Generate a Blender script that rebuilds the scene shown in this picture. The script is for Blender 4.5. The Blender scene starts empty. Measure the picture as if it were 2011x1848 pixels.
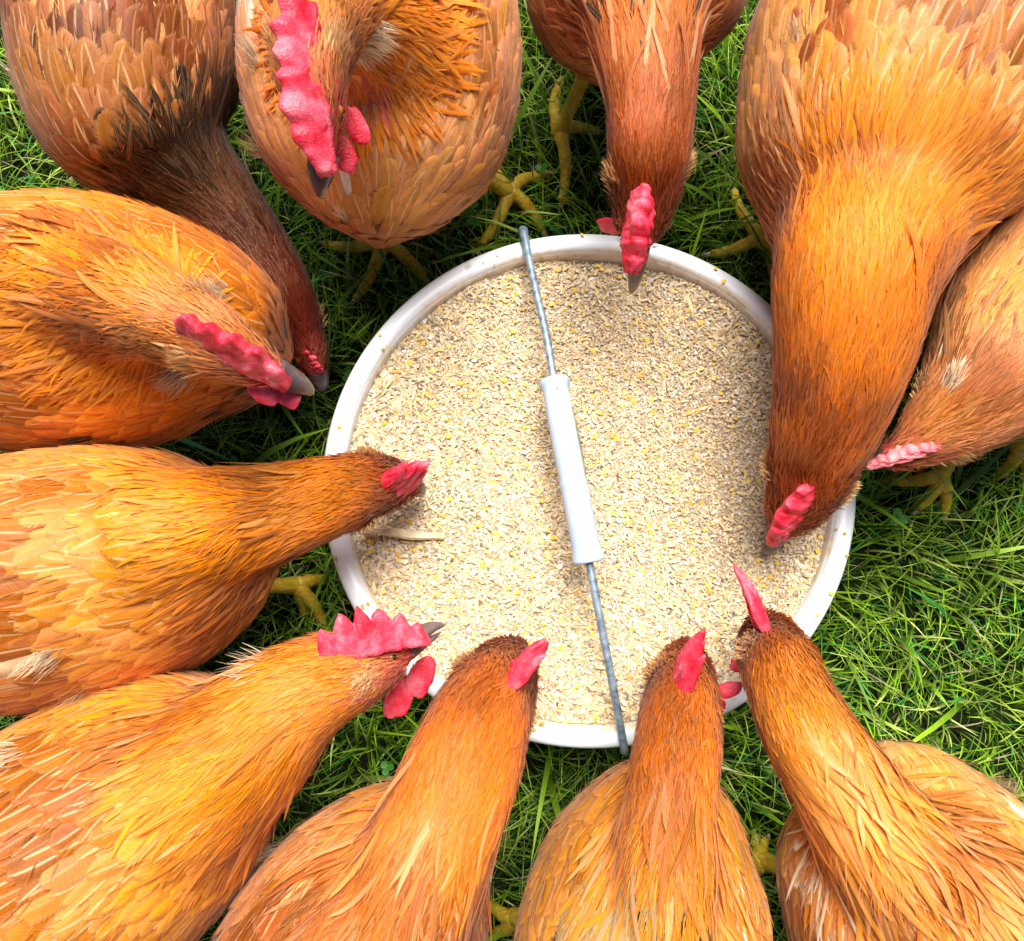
import bpy, math, random
import numpy as np
from mathutils import Vector, noise
from mathutils.bvhtree import BVHTree

SC = bpy.context.scene
COL = SC.collection
rng = np.random.default_rng(11)
random.seed(5)

# ------------------------------------------------------------------ camera
IW, IH, FPX = 2011.0, 1848.0, 1850.0        # photograph size used for reading positions, focal length in those pixels
CAM_Z, TILT = 0.872, math.radians(10.0)
cam_d = bpy.data.cameras.new('camera'); cam = bpy.data.objects.new('camera', cam_d); COL.objects.link(cam)
cam.location = (0, 0, CAM_Z); cam.rotation_euler = (TILT, 0, 0)
cam_d.sensor_width = 36.0; cam_d.lens = 36.0 * FPX / IW
cam_d.clip_start = 0.02; cam_d.clip_end = 500
SC.camera = cam

# ------------------------------------------------------------------ light
SUN_AZ = math.radians(84)        # direction towards the sun, counter-clockwise from +X
SUN_EL = math.radians(68)
world = bpy.data.worlds.new('World'); SC.world = world; world.use_nodes = True
nt = world.node_tree; nt.nodes.clear()
sky = nt.nodes.new('ShaderNodeTexSky'); sky.sky_type = 'NISHITA'; sky.sun_disc = False
sky.sun_elevation = SUN_EL; sky.sun_rotation = math.pi / 2 - SUN_AZ
bg = nt.nodes.new('ShaderNodeBackground'); bg.inputs[1].default_value = 0.043
ow = nt.nodes.new('ShaderNodeOutputWorld')
nt.links.new(sky.outputs[0], bg.inputs[0]); nt.links.new(bg.outputs[0], ow.inputs[0])
sun_d = bpy.data.lights.new('sun', 'SUN'); sun = bpy.data.objects.new('sun', sun_d); COL.objects.link(sun)
sun_d.energy = 5.0; sun_d.angle = math.radians(38.0); sun_d.color = (1.0, 0.955, 0.89)
sdir = Vector((math.cos(SUN_AZ) * math.cos(SUN_EL), math.sin(SUN_AZ) * math.cos(SUN_EL), math.sin(SUN_EL)))
sun.rotation_euler = sdir.to_track_quat('Z', 'Y').to_euler(); sun.location = sdir * 5
SC.view_settings.view_transform = 'Standard'; SC.view_settings.look = 'None'
SC.view_settings.exposure = 0.85; SC.view_settings.gamma = 1.0
SC.render.engine = 'CYCLES'
SC.cycles.max_bounces = 6; SC.cycles.diffuse_bounces = 3; SC.cycles.transparent_max_bounces = 8

# ------------------------------------------------------------------ helpers
def at(u, v, z):
    """point at height z seen at (u, v) of the photograph"""
    x = (u - IW / 2) / FPX; y = -(v - IH / 2) / FPX
    d = Vector((x, y * math.cos(TILT) + math.sin(TILT), y * math.sin(TILT) - math.cos(TILT)))
    return Vector((0, 0, CAM_Z)) + d * ((z - CAM_Z) / d.z)

def depth(p):
    return (CAM_Z - p.z) * math.cos(TILT) + p.y * math.sin(TILT)

def link(name, me, parent=None, mats=()):
    o = bpy.data.objects.new(name, me); COL.objects.link(o)
    for m in mats: me.materials.append(m)
    if parent is not None:
        o.parent = parent; o.matrix_parent_inverse = parent.matrix_world.inverted()
    return o

def tag(o, label=None, cat=None, group=None, kind=None):
    if label: o['label'] = label
    if cat: o['category'] = cat
    if group: o['group'] = group
    if kind: o['kind'] = kind
    return o

def np_mesh(name, V, F, smooth=True, mat_idx=None, **attrs):
    """mesh from numpy verts and a list of face arrays (all faces of one array have the same size)"""
    me = bpy.data.meshes.new(name)
    V = np.ascontiguousarray(V, dtype=np.float32)
    me.vertices.add(len(V)); me.vertices.foreach_set('co', V.ravel())
    if not isinstance(F, (list, tuple)): F = [F]
    idx = np.concatenate([f.ravel() for f in F]).astype(np.int32)
    tot = np.concatenate([np.full(len(f), f.shape[1], np.int32) for f in F])
    st = np.concatenate([[0], np.cumsum(tot)[:-1]]).astype(np.int32)
    me.loops.add(len(idx)); me.loops.foreach_set('vertex_index', idx)
    me.polygons.add(len(tot)); me.polygons.foreach_set('loop_start', st); me.polygons.foreach_set('loop_total', tot)
    if mat_idx is not None: me.polygons.foreach_set('material_index', np.asarray(mat_idx, np.int32))
    if smooth: me.polygons.foreach_set('use_smooth', np.ones(len(tot), bool))
    for k, a in attrs.items():
        if k == 'Col':
            at_ = me.attributes.new('Col', 'FLOAT_COLOR', 'POINT')
            a4 = np.ones((len(V), 4), np.float32); a4[:, :3] = a
            at_.data.foreach_set('color', a4.ravel())
        else:
            at_ = me.attributes.new(k, 'FLOAT_VECTOR', 'POINT')
            at_.data.foreach_set('vector', np.asarray(a, np.float32).ravel())
    me.update(); me.validate()
    return me

def grid_faces(n, m, closed_m=False):
    f = []
    mm = m if closed_m else m - 1
    for i in range(n - 1):
        for j in range(mm):
            j2 = (j + 1) % m
            f.append((i * m + j, i * m + j2, (i + 1) * m + j2, (i + 1) * m + j))
    return np.array(f, np.int32)

class Parts:
    """collects several solids of one mesh"""
    def __init__(s): s.V = []; s.F = []; s.M = []; s.n = 0
    def add(s, V, F, m=0):
        for f in F: s.F.append(tuple(int(i) + s.n for i in f)); s.M.append(m)
        s.V += [tuple(v) for v in V]; s.n += len(V)
    def tube(s, pts, rad, k=12, m=0, cap=True, flat=1.0, up=None):
        pts = [Vector(p) for p in pts]; n = len(pts); V = []
        S = None
        for i in range(n):
            t = (pts[min(i + 1, n - 1)] - pts[max(i - 1, 0)]).normalized()
            if S is None:
                ref = Vector(up) if up is not None else (Vector((0, 0, 1)) if abs(t.z) < .9 else Vector((1, 0, 0)))
                S = t.cross(ref).normalized()
            S = (S - t * S.dot(t)).normalized(); N = t.cross(S)
            r = rad[i] if hasattr(rad, '__len__') else rad
            for j in range(k):
                a = 2 * math.pi * j / k
                V.append(pts[i] + S * math.cos(a) * r + N * math.sin(a) * r * flat)
        F = [tuple(f) for f in grid_faces(n, k, True)]
        if cap: F.append(tuple(range(k))[::-1]); F.append(tuple((n - 1) * k + j for j in range(k)))
        s.add(V, F, m)
    def mesh(s, name, smooth=True):
        me = bpy.data.meshes.new(name); me.from_pydata(s.V, [], s.F)
        for p, m in zip(me.polygons, s.M): p.material_index = m; p.use_smooth = smooth
        me.update(); return me

def lathe(profile, k=96):
    V = []; n = len(profile)
    for r, z in profile:
        for j in range(k):
            a = 2 * math.pi * j / k; V.append((r * math.cos(a), r * math.sin(a), z))
    return V, [tuple(f) for f in grid_faces(n, k, True)]

# ------------------------------------------------------------------ materials
def mat(name):
    m = bpy.data.materials.new(name); m.use_nodes = True
    t = m.node_tree; t.nodes.clear()
    o = t.nodes.new('ShaderNodeOutputMaterial'); b = t.nodes.new('ShaderNodeBsdfPrincipled')
    t.links.new(b.outputs[0], o.inputs[0])
    return m, t, b, o

def N(t, typ, **kw):
    n = t.nodes.new(typ)
    for k, v in kw.items():
        if k.startswith('i_'):
            key = k[2:]; key = int(key) if key.isdigit() else key
            n.inputs[key].default_value = v
        else: setattr(n, k, v)
    return n

def math_n(t, op, a, b=None):
    n = t.nodes.new('ShaderNodeMath'); n.operation = op
    for i, x in enumerate((a, b)):
        if x is None: continue
        if isinstance(x, (int, float)): n.inputs[i].default_value = x
        else: t.links.new(x, n.inputs[i])
    return n.outputs[0]

def mixc(t, fac, a, b, mode='MIX'):
    n = t.nodes.new('ShaderNodeMix'); n.data_type = 'RGBA'; n.blend_type = mode
    for s, x in ((n.inputs[0], fac), (n.inputs[6], a), (n.inputs[7], b)):
        if isinstance(x, (int, float)): s.default_value = x
        elif isinstance(x, tuple): s.default_value = (*x, 1) if len(x) == 3 else x
        else: t.links.new(x, s)
    return n.outputs[2]

def ramp(t, fac, stops):
    n = t.nodes.new('ShaderNodeValToRGB'); e = n.color_ramp.elements
    while len(e) < len(stops): e.new(0.5)
    for x, (p, c) in zip(e, stops): x.position = p; x.color = (*c, 1) if len(c) == 3 else c
    t.links.new(fac, n.inputs[0]); return n.outputs[0]

def bump(t, b, h, strength=.5, dist=.001):
    n = t.nodes.new('ShaderNodeBump'); n.inputs['Strength'].default_value = strength; n.inputs['Distance'].default_value = dist
    t.links.new(h, n.inputs['Height']); t.links.new(n.outputs[0], b.inputs['Normal'])

def feather_material():
    m, t, b, o = mat('feather')
    col = N(t, 'ShaderNodeAttribute', attribute_name='Col'); uv = N(t, 'ShaderNodeAttribute', attribute_name='fuv')
    sep = N(t, 'ShaderNodeSeparateXYZ'); t.links.new(uv.outputs['Vector'], sep.inputs[0])
    T, C, R = sep.outputs
    ac = math_n(t, 'ABSOLUTE', C)
    # fine barbs sweeping from the shaft to the edge
    bx = math_n(t, 'SUBTRACT', math_n(t, 'MULTIPLY', T, 34.0), math_n(t, 'MULTIPLY', ac, 9.0))
    cmb = N(t, 'ShaderNodeCombineXYZ'); t.links.new(bx, cmb.inputs[0]); t.links.new(math_n(t, 'MULTIPLY', C, 1.5), cmb.inputs[1])
    t.links.new(math_n(t, 'MULTIPLY', R, 50.0), cmb.inputs[2])
    nz = N(t, 'ShaderNodeTexNoise', i_Scale=1.0, i_Detail=3.0, i_Roughness=.6); t.links.new(cmb.outputs[0], nz.inputs['Vector'])
    cm2 = N(t, 'ShaderNodeCombineXYZ'); t.links.new(math_n(t, 'MULTIPLY', T, 2.0), cm2.inputs[0]); t.links.new(math_n(t, 'MULTIPLY', C, 2.2), cm2.inputs[1])
    t.links.new(math_n(t, 'MULTIPLY', R, 91.0), cm2.inputs[2])
    nz2 = N(t, 'ShaderNodeTexNoise', i_Scale=1.0, i_Detail=2.0); t.links.new(cm2.outputs[0], nz2.inputs['Vector'])
    v = math_n(t, 'ADD', math_n(t, 'MULTIPLY', math_n(t, 'SUBTRACT', nz.outputs['Fac'], .5), .8), math_n(t, 'MULTIPLY', math_n(t, 'SUBTRACT', nz2.outputs['Fac'], .5), .8))
    v = math_n(t, 'ADD', v, 1.0)
    hsv = N(t, 'ShaderNodeHueSaturation'); t.links.new(v, hsv.inputs['Value']); t.links.new(col.outputs['Color'], hsv.inputs['Color']); hsv.inputs['Saturation'].default_value = 1.06
    # pale shaft, thinner towards the tip; strength carried by the second uv channel range
    sh = N(t, 'ShaderNodeMapRange', interpolation_type='SMOOTHSTEP'); t.links.new(ac, sh.inputs['Value'])
    sh.inputs['From Min'].default_value = .04; sh.inputs['From Max'].default_value = .11
    sh.inputs['To Min'].default_value = 1; sh.inputs['To Max'].default_value = 0
    tf = N(t, 'ShaderNodeMapRange'); t.links.new(T, tf.inputs['Value'])
    tf.inputs['From Min'].default_value = 1.0; tf.inputs['From Max'].default_value = .86
    sel = math_n(t, 'FRACT', math_n(t, 'MULTIPLY', R, 17.3))
    sf = math_n(t, 'MULTIPLY', math_n(t, 'MULTIPLY', sh.outputs[0], tf.outputs[0]), math_n(t, 'MULTIPLY', sel, .95))
    pale = mixc(t, .55, col.outputs['Color'], (1.0, .70, .36))
    base = mixc(t, sf, hsv.outputs['Color'], pale)
    lc = N(t, 'ShaderNodeMapRange', interpolation_type='SMOOTHSTEP'); t.links.new(math_n(t, 'MAXIMUM', ac, math_n(t, 'SUBTRACT', math_n(t, 'MULTIPLY', T, 4.0), 3.0)), lc.inputs['Value'])
    lc.inputs['From Min'].default_value = .45; lc.inputs['From Max'].default_value = .85; lc.inputs['To Max'].default_value = .26
    base = mixc(t, lc.outputs[0], base, mixc(t, .45, col.outputs['Color'], (1.0, .62, .28)))
    t.links.new(base, b.inputs['Base Color'])
    b.inputs['Roughness'].default_value = .52; b.inputs['Specular IOR Level'].default_value = .30
    b.inputs['Sheen Weight'].default_value = .15; b.inputs['Sheen Roughness'].default_value = .4
    bump(t, b, nz.outputs['Fac'], .35, .0006)
    tr = N(t, 'ShaderNodeBsdfTranslucent'); t.links.new(base, tr.inputs[0])
    mx = N(t, 'ShaderNodeMixShader'); mx.inputs[0].default_value = .22
    t.links.new(b.outputs[0], mx.inputs[1]); t.links.new(tr.outputs[0], mx.inputs[2])
    # frayed barb ends: the vane opens up towards its edge and tip
    ed = math_n(t, 'MAXIMUM', ac, math_n(t, 'SUBTRACT', math_n(t, 'MULTIPLY', T, 4.0), 3.0))
    ed = math_n(t, 'ADD', ed, math_n(t, 'MULTIPLY', math_n(t, 'SUBTRACT', nz.outputs['Fac'], .5), 1.5))
    al = N(t, 'ShaderNodeMapRange', interpolation_type='SMOOTHSTEP'); t.links.new(ed, al.inputs['Value'])
    al.inputs['From Min'].default_value = .72; al.inputs['From Max'].default_value = 1.08
    # narrow hair-like blades (second channel away from zero) stay whole
    tp = N(t, 'ShaderNodeBsdfTransparent'); mt = N(t, 'ShaderNodeMixShader'); t.links.new(al.outputs[0], mt.inputs[0])
    t.links.new(mx.outputs[0], mt.inputs[1]); t.links.new(tp.outputs[0], mt.inputs[2]); t.links.new(mt.outputs[0], o.inputs[0])
    return m

def skin_base_material():
    m, t, b, o = mat('body_down')
    col = N(t, 'ShaderNodeAttribute', attribute_name='Col')
    tc = N(t, 'ShaderNodeTexCoord'); nz = N(t, 'ShaderNodeTexNoise', i_Scale=220.0, i_Detail=3.0)
    t.links.new(tc.outputs['Object'], nz.inputs['Vector'])
    hsv = N(t, 'ShaderNodeHueSaturation'); t.links.new(math_n(t, 'ADD', nz.outputs['Fac'], .45), hsv.inputs['Value']); t.links.new(col.outputs['Color'], hsv.inputs['Color'])
    t.links.new(hsv.outputs[0], b.inputs['Base Color']); b.inputs['Roughness'].default_value = .8; b.inputs['Specular IOR Level'].default_value = .2
    bump(t, b, nz.outputs['Fac'], .6, .002)
    return m

def comb_material():
    m, t, b, o = mat('comb_skin')
    tc = N(t, 'ShaderNodeTexCoord')
    nz = N(t, 'ShaderNodeTexNoise', i_Scale=55.0, i_Detail=6.0, i_Roughness=.62); vo = N(t, 'ShaderNodeTexVoronoi', i_Scale=800.0)
    n3 = N(t, 'ShaderNodeTexNoise', i_Scale=900.0, i_Detail=2.0)
    for n in (nz, vo, n3): t.links.new(tc.outputs['Object'], n.inputs['Vector'])
    c = ramp(t, nz.outputs['Fac'], [(.34, (.58, .006, .022)), (.46, (.80, .035, .070)), (.56, (.88, .09, .14)), (.7, (.90, .24, .28))])
    sp = ramp(t, n3.outputs['Fac'], [(.30, (.3, .3, .3)), (.40, (1, 1, 1))])
    c = mixc(t, .5, c, sp, 'MULTIPLY')
    t.links.new(c, b.inputs['Base Color'])
    b.inputs['Roughness'].default_value = .48; b.inputs['Specular IOR Level'].default_value = .4
    b.inputs['Subsurface Weight'].default_value = .18; b.inputs['Subsurface Radius'].default_value = (.006, .002, .002); b.inputs['Subsurface Scale'].default_value = .6
    h = math_n(t, 'ADD', math_n(t, 'MULTIPLY', vo.outputs['Distance'], .5), math_n(t, 'MULTIPLY', nz.outputs['Fac'], 1.6))
    bump(t, b, h, .38, .0014)
    return m

def comb_pale():
    m = COMB.copy(); m.name = 'comb_skin_pale'
    for n in m.node_tree.nodes:
        if n.type == 'VALTORGB' and n.color_ramp.elements[0].color[1] < .1:
            for e, c in zip(n.color_ramp.elements, ((.70, .10, .12), (.82, .20, .22), (.86, .28, .30), (.88, .42, .38))): e.color = (*c, 1)
    return m

def noise_mat(name, scale, stops, rough=.6, bscale=None, bs=.3, bd=.001, spec=.5):
    m, t, b, o = mat(name); tc = N(t, 'ShaderNodeTexCoord')
    nz = N(t, 'ShaderNodeTexNoise', i_Scale=scale, i_Detail=5.0); t.links.new(tc.outputs['Object'], nz.inputs['Vector'])
    t.links.new(ramp(t, nz.outputs['Fac'], stops), b.inputs['Base Color'])
    b.inputs['Roughness'].default_value = rough; b.inputs['Specular IOR Level'].default_value = spec
    n2 = N(t, 'ShaderNodeTexNoise', i_Scale=bscale or scale * 4, i_Detail=3.0); t.links.new(tc.outputs['Object'], n2.inputs['Vector'])
    bump(t, b, n2.outputs['Fac'], bs, bd)
    return m

def leg_material():
    m, t, b, o = mat('scaly_leg'); tc = N(t, 'ShaderNodeTexCoord')
    nz = N(t, 'ShaderNodeTexNoise', i_Scale=90.0, i_Detail=4.0); vo = N(t, 'ShaderNodeTexVoronoi', i_Scale=300.0)
    t.links.new(tc.outputs['Object'], nz.inputs['Vector']); t.links.new(tc.outputs['Object'], vo.inputs['Vector'])
    c = ramp(t, nz.outputs['Fac'], [(.3, (.66, .38, .02)), (.6, (.88, .60, .05)), (.8, (.90, .72, .24))])
    t.links.new(mixc(t, .35, c, ramp(t, vo.outputs['Distance'], [(0, (1, 1, 1)), (.7, (.35, .3, .2))]), 'MULTIPLY'), b.inputs['Base Color'])
    b.inputs['Roughness'].default_value = .5; bump(t, b, vo.outputs['Distance'], .6, .001)
    return m

def attr_mat(name, rough=.6, trans=0.0, spec=.4, vary=0.0):
    m, t, b, o = mat(name); col = N(t, 'ShaderNodeAttribute', attribute_name='Col'); c = col.outputs['Color']
    if vary:
        tc = N(t, 'ShaderNodeTexCoord'); nz = N(t, 'ShaderNodeTexNoise', i_Scale=600.0, i_Detail=3.0); t.links.new(tc.outputs['Object'], nz.inputs['Vector'])
        h = N(t, 'ShaderNodeHueSaturation'); t.links.new(c, h.inputs['Color']); t.links.new(math_n(t, 'ADD', math_n(t, 'MULTIPLY', nz.outputs['Fac'], vary), 1 - vary / 2), h.inputs['Value']); c = h.outputs[0]
    t.links.new(c, b.inputs['Base Color']); b.inputs['Roughness'].default_value = rough; b.inputs['Specular IOR Level'].default_value = spec
    if trans:
        tr = N(t, 'ShaderNodeBsdfTranslucent'); t.links.new(c, tr.inputs[0]); mx = N(t, 'ShaderNodeMixShader'); mx.inputs[0].default_value = trans
        t.links.new(b.outputs[0], mx.inputs[1]); t.links.new(tr.outputs[0], mx.inputs[2]); t.links.new(mx.outputs[0], o.inputs[0])
    return m

FEATHER = feather_material(); DOWN = skin_base_material(); COMB = comb_material(); LEG = leg_material()
COMBP = comb_pale()
BEAK = noise_mat('beak_horn', 45, [(.38, (.04, .026, .03)), (.54, (.09, .06, .065)), (.70, (.20, .145, .13))], .3, 300, .5)
CLAW = noise_mat('claw', 80, [(.3, (.25, .18, .10)), (.7, (.6, .5, .36))], .4)
EYE, t_, b_, _ = mat('eye'); b_.inputs['Base Color'].default_value = (.35, .10, .015, 1); b_.inputs['Roughness'].default_value = .08
PUPIL, t_, b_, _ = mat('pupil'); b_.inputs['Base Color'].default_value = (.005, .004, .004, 1); b_.inputs['Roughness'].default_value = .05

# ------------------------------------------------------------------ the ground
soil = noise_mat('soil', 30, [(.3, (.008, .010, .004)), (.55, (.014, .020, .006)), (.75, (.028, .036, .012))], .95, 200, .8, .01, .1)
g = np.array([[-120, -120, 0], [120, -120, 0], [120, 120, 0], [-120, 120, 0]], float)
tag(link('ground', np_mesh('ground', g, np.array([[0, 1, 2, 3]]), False), mats=[soil]), kind='structure')

TUB_C = at(1157.5, 939, .13); TUB_C = Vector((TUB_C.x, TUB_C.y, 0)); TUB_R = .21; SX, SY = 1.019, .995   # the handle pulls the tub slightly oval

def make_grass(n, rmin, rmax, wmul, smul, seed):
    r_ = np.random.default_rng(seed)
    rad = np.sqrt(r_.uniform(rmin ** 2, rmax ** 2, n)); ang = r_.uniform(0, 2 * np.pi, n)
    base = np.stack([rad * np.cos(ang) + .03, rad * np.sin(ang) + .04, np.zeros(n)], 1)
    d = np.hypot(base[:, 0] - TUB_C.x, base[:, 1] - TUB_C.y); base = base[d > .185]; n = len(base)
    kind = r_.random(n)
    L = r_.uniform(.022, .062, n) * smul; W = r_.uniform(.0010, .0026, n) * wmul
    thin = kind < .30; L[thin] *= 1.25; W[thin] *= .5
    broad = kind > .965; L[broad] *= 1.7; W[broad] *= 2.1
    wide = kind > .994; L[wide] *= 1.5; W[wide] *= 1.4
    # patches where the blades lie the same way
    px = base[:, 0] * 9; py = base[:, 1] * 9
    patch = np.sin(px * 1.3 + 2 * np.sin(py * .7)) + np.cos(py * 1.7 - px * .6)
    az = r_.uniform(0, 2 * np.pi, n); sel = r_.random(n) < .35; az[sel] = patch[sel] * 1.8 + r_.normal(0, .5, sel.sum())
    lean0 = r_.uniform(.15, .9, n); lean1 = lean0 + r_.uniform(.3, 1.1, n)
    rows = 5; V = []; p = base.copy(); dirh = np.stack([np.cos(az), np.sin(az), np.zeros(n)], 1)
    sd = np.stack([-np.sin(az), np.cos(az), np.zeros(n)], 1); tw = r_.normal(0, .6, n)
    pts = []
    for i in range(rows):
        tt = i / (rows - 1)
        pts.append(p.copy())
        le = lean0 + (lean1 - lean0) * tt + .0
        p = p + (dirh * np.sin(le)[:, None] + np.array([0, 0, 1]) * np.cos(le)[:, None]) * (L / (rows - 1))[:, None]
        p[:, 2] = np.maximum(p[:, 2], .002 + .006 * ((kind * 97) % 1))
        dirh = dirh + sd * (tw * .12)[:, None]
    for i in range(rows):
        tt = i / (rows - 1); w = W * (1 - tt ** 2.2) * .5 + 1e-5
        up = np.array([0, 0, 1.0])
        V.append(pts[i] + sd * w[:, None]); V.append(pts[i] - sd * w[:, None] + up * (w * tw * .8)[:, None])
    V = np.stack(V, 1)                       # n, rows*2, 3
    f = [(2 * i, 2 * i + 1, 2 * i + 3, 2 * i + 2) for i in range(rows - 1)]
    F = (np.array(f)[None] + (np.arange(n) * rows * 2)[:, None, None]).reshape(-1, 4)
    c0 = np.array([.018, .075, .007]); c1 = np.array([.36, .62, .025]); c2 = np.array([.58, .70, .16]); c3 = np.array([.07, .30, .045])
    a = r_.random(n)[:, None]; C = c0 * (1 - a) + c1 * a
    q = r_.random(n); C[q > .86] = c2 * r_.uniform(.7, 1.15, (q > .86).sum())[:, None]; C[q < .12] = c3
    C[q > .975] = np.array([.42, .36, .20])
    Cv = np.repeat(C[:, None, :], rows * 2, 1) * np.linspace(.25, 1.35, rows).repeat(2)[None, :, None]  # blade colour darkened at the roots, painting in the shade low in the grass
    return V.reshape(-1, 3), F, Cv.reshape(-1, 3)

G1 = make_grass(62000, 0, .78, 1.0, 1.0, 3); G2 = make_grass(42000, .78, 1.9, 1.9, 1.3, 4)
# clover leaves and seed stalks in the lawn
cv = []; cf = []; cc = []; nb = 0
rr = np.random.default_rng(8)
for k in range(110):
    x, y = rr.uniform(-.8, .85), rr.uniform(-.75, .85)
    if math.hypot(x - TUB_C.x, y - TUB_C.y) < .19: continue
    z = rr.uniform(.018, .045); a0 = rr.uniform(0, 6.28); r = rr.uniform(.0028, .005); tone = rr.uniform(.7, 1.3)
    for lf in range(3):
        a = a0 + lf * 2.094; cx, cy = x + math.cos(a) * r, y + math.sin(a) * r; tz = rr.normal(0, .2)
        cv.append((cx, cy, z)); cc.append(np.array([.05, .20, .03]) * tone)
        for j in range(8):
            b = j * math.pi / 4; cv.append((cx + math.cos(b) * r * .95, cy + math.sin(b) * r * .95, z + math.cos(b) * tz * r + .15 * r)); cc.append(np.array([.06, .26, .03]) * tone)
        for j in range(8): cf.append((nb, nb + 1 + j, nb + 1 + (j + 1) % 8))
        nb += 9
V = np.concatenate([G1[0], G2[0], np.array(cv)]); n1 = len(G1[0]); n2 = n1 + len(G2[0])
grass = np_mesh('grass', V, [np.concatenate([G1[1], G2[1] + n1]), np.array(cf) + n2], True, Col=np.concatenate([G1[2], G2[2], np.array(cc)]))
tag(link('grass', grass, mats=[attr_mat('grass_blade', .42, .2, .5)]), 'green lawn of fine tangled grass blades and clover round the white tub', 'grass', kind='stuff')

# ------------------------------------------------------------------ the tub
def tub_material():
    m, t, b, o = mat('tub_plastic'); tc = N(t, 'ShaderNodeTexCoord'); sp = N(t, 'ShaderNodeSeparateXYZ'); t.links.new(tc.outputs['Object'], sp.inputs[0])
    nz = N(t, 'ShaderNodeTexNoise', i_Scale=22.0, i_Detail=6.0, i_Roughness=.65); n2 = N(t, 'ShaderNodeTexNoise', i_Scale=140.0, i_Detail=4.0)
    for n in (nz, n2): t.links.new(tc.outputs['Object'], n.inputs['Vector'])
    rad = N(t, 'ShaderNodeVectorMath', operation='LENGTH')
    cb = N(t, 'ShaderNodeCombineXYZ'); t.links.new(sp.outputs[0], cb.inputs[0]); t.links.new(sp.outputs[1], cb.inputs[1]); t.links.new(cb.outputs[0], rad.inputs[0])
    # feed dust clings to the inner wall below the lip
    e = math_n(t, 'ADD', rad.outputs['Value'], math_n(t, 'MULTIPLY', math_n(t, 'SUBTRACT', nz.outputs['Fac'], .5), .020))
    mr = N(t, 'ShaderNodeMapRange', interpolation_type='SMOOTHSTEP'); t.links.new(e, mr.inputs['Value'])
    mr.inputs['From Min'].default_value = .1985; mr.inputs['From Max'].default_value = .1945
    dust = ramp(t, n2.outputs['Fac'], [(.32, (.62, .49, .32)), (.45, (.80, .71, .56)), (.7, (.84, .79, .69))])
    white = ramp(t, nz.outputs['Fac'], [(.3, (.72, .77, .82)), (.6, (.80, .84, .88))])
    c = mixc(t, mr.outputs[0], white, dust)
    n3 = N(t, 'ShaderNodeTexNoise', i_Scale=75.0, i_Detail=5.0, i_Roughness=.7); t.links.new(tc.outputs['Object'], n3.inputs['Vector'])
    spk = ramp(t, n3.outputs['Fac'], [(.60, (0, 0, 0)), (.68, (1, 1, 1))])
    c = mixc(t, math_n(t, 'MULTIPLY', spk, .6), c, (.50, .38, .22))
    t.links.new(c, b.inputs['Base Color']); b.inputs['Roughness'].default_value = .38
    bump(t, b, n2.outputs['Fac'], .12, .001)
    return m
TUBM = tub_material()
tub = bpy.data.objects.new('feed_tub', None); COL.objects.link(tub); tub.location = TUB_C
tag(tub, 'round white plastic tub full of grain with a metal handle across it', 'tub')
bpy.context.view_layer.update()
prof = [(0, .004), (.150, .004), (.172, .006), (.176, .012), (.180, .05), (.192, .108), (.1965, .110), (.1965, .1145), (.1955, .118), (.1958, .122), (.1960, .1265),
        (.1975, .1287), (.197, .1287), (.1948, .1265), (.1935, .120), (.1915, .105), (.186, .07), (.178, .03), (.176, .012), (0, .012)]
V, F = lathe(prof[:11] + prof[13:], 128)
P_ = Parts(); P_.add(V, F); me = P_.mesh('tub_wall')
for v in me.vertices: v.co += TUB_C
link('wall', me, tub, [TUBM])
rimp = [(.1946, .1262), (.1957, .1288), (.1980, .1302), (.2015, .1306), (.2055, .1300), (.2085, .1284), (.2100, .1258), (.2098, .118), (.2078, .1145), (.2060, .1140), (.2060, .1165), (.2070, .1240), (.2035, .1265), (.1990, .1268), (.1946, .1262)]
V, F = lathe(rimp, 160); P_ = Parts(); P_.add(V, F); me = P_.mesh('rim')
for v in me.vertices: v.co += TUB_C
rim = link('rim', me, tub, [TUBM])
# object-space dust needs the tub's own centre as origin
for o in list(tub.children):
    o.matrix_parent_inverse.identity()
    for v in o.data.vertices: v.co -= TUB_C; v.co.x *= SX; v.co.y *= SY

galv = noise_mat('galvanised_wire', 160, [(.3, (.10, .15, .20)), (.5, (.25, .34, .42)), (.68, (.38, .47, .55)), (.8, (.20, .20, .20))], .42, 900, .4, .0006)
galv.node_tree.nodes['Principled BSDF'].inputs['Metallic'].default_value = .45
grip_m = noise_mat('grip_plastic', 30, [(.3, (.40, .51, .67)), (.7, (.50, .61, .76))], .35, 240, .08, .0006)
def hz(s): return .1315 + .040 * (1 - (2 * s - 1) ** 2)
A = (1027, 452); B = (1227, 1476)
def hp(s):
    bow = 10 * math.sin(math.pi * s)
    bow += 2 * math.sin(s * 9)
    return at(A[0] + (B[0] - A[0]) * s + bow * .3 + 3 * math.exp(-((s - .2) / .07) ** 2), A[1] + (B[1] - A[1]) * s, hz(s)) - TUB_C
hn = 60; pts = [hp(i / hn) for i in range(hn + 1)]
pts = [pts[0] + Vector((0, .001, -.012)), pts[0] + Vector((0, .0005, -.005))] + pts + [pts[-1] + Vector((0, 0, -.006)), pts[-1] + Vector((0, 0, -.014))]
rads = [.0040, .0042] + [.0031 + .0011 * max(0, 1 - i / 3) for i in range(hn + 1)] + [.0034, .0030]
P_ = Parts(); P_.tube(pts, rads, 14); handle = link('handle', P_.mesh('handle'), tub, [galv]); handle.matrix_parent_inverse.identity()
s0, s1 = .290, .636; gn = 64; gp = [hp(s0 + (s1 - s0) * i / gn) for i in range(gn + 1)]
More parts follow.
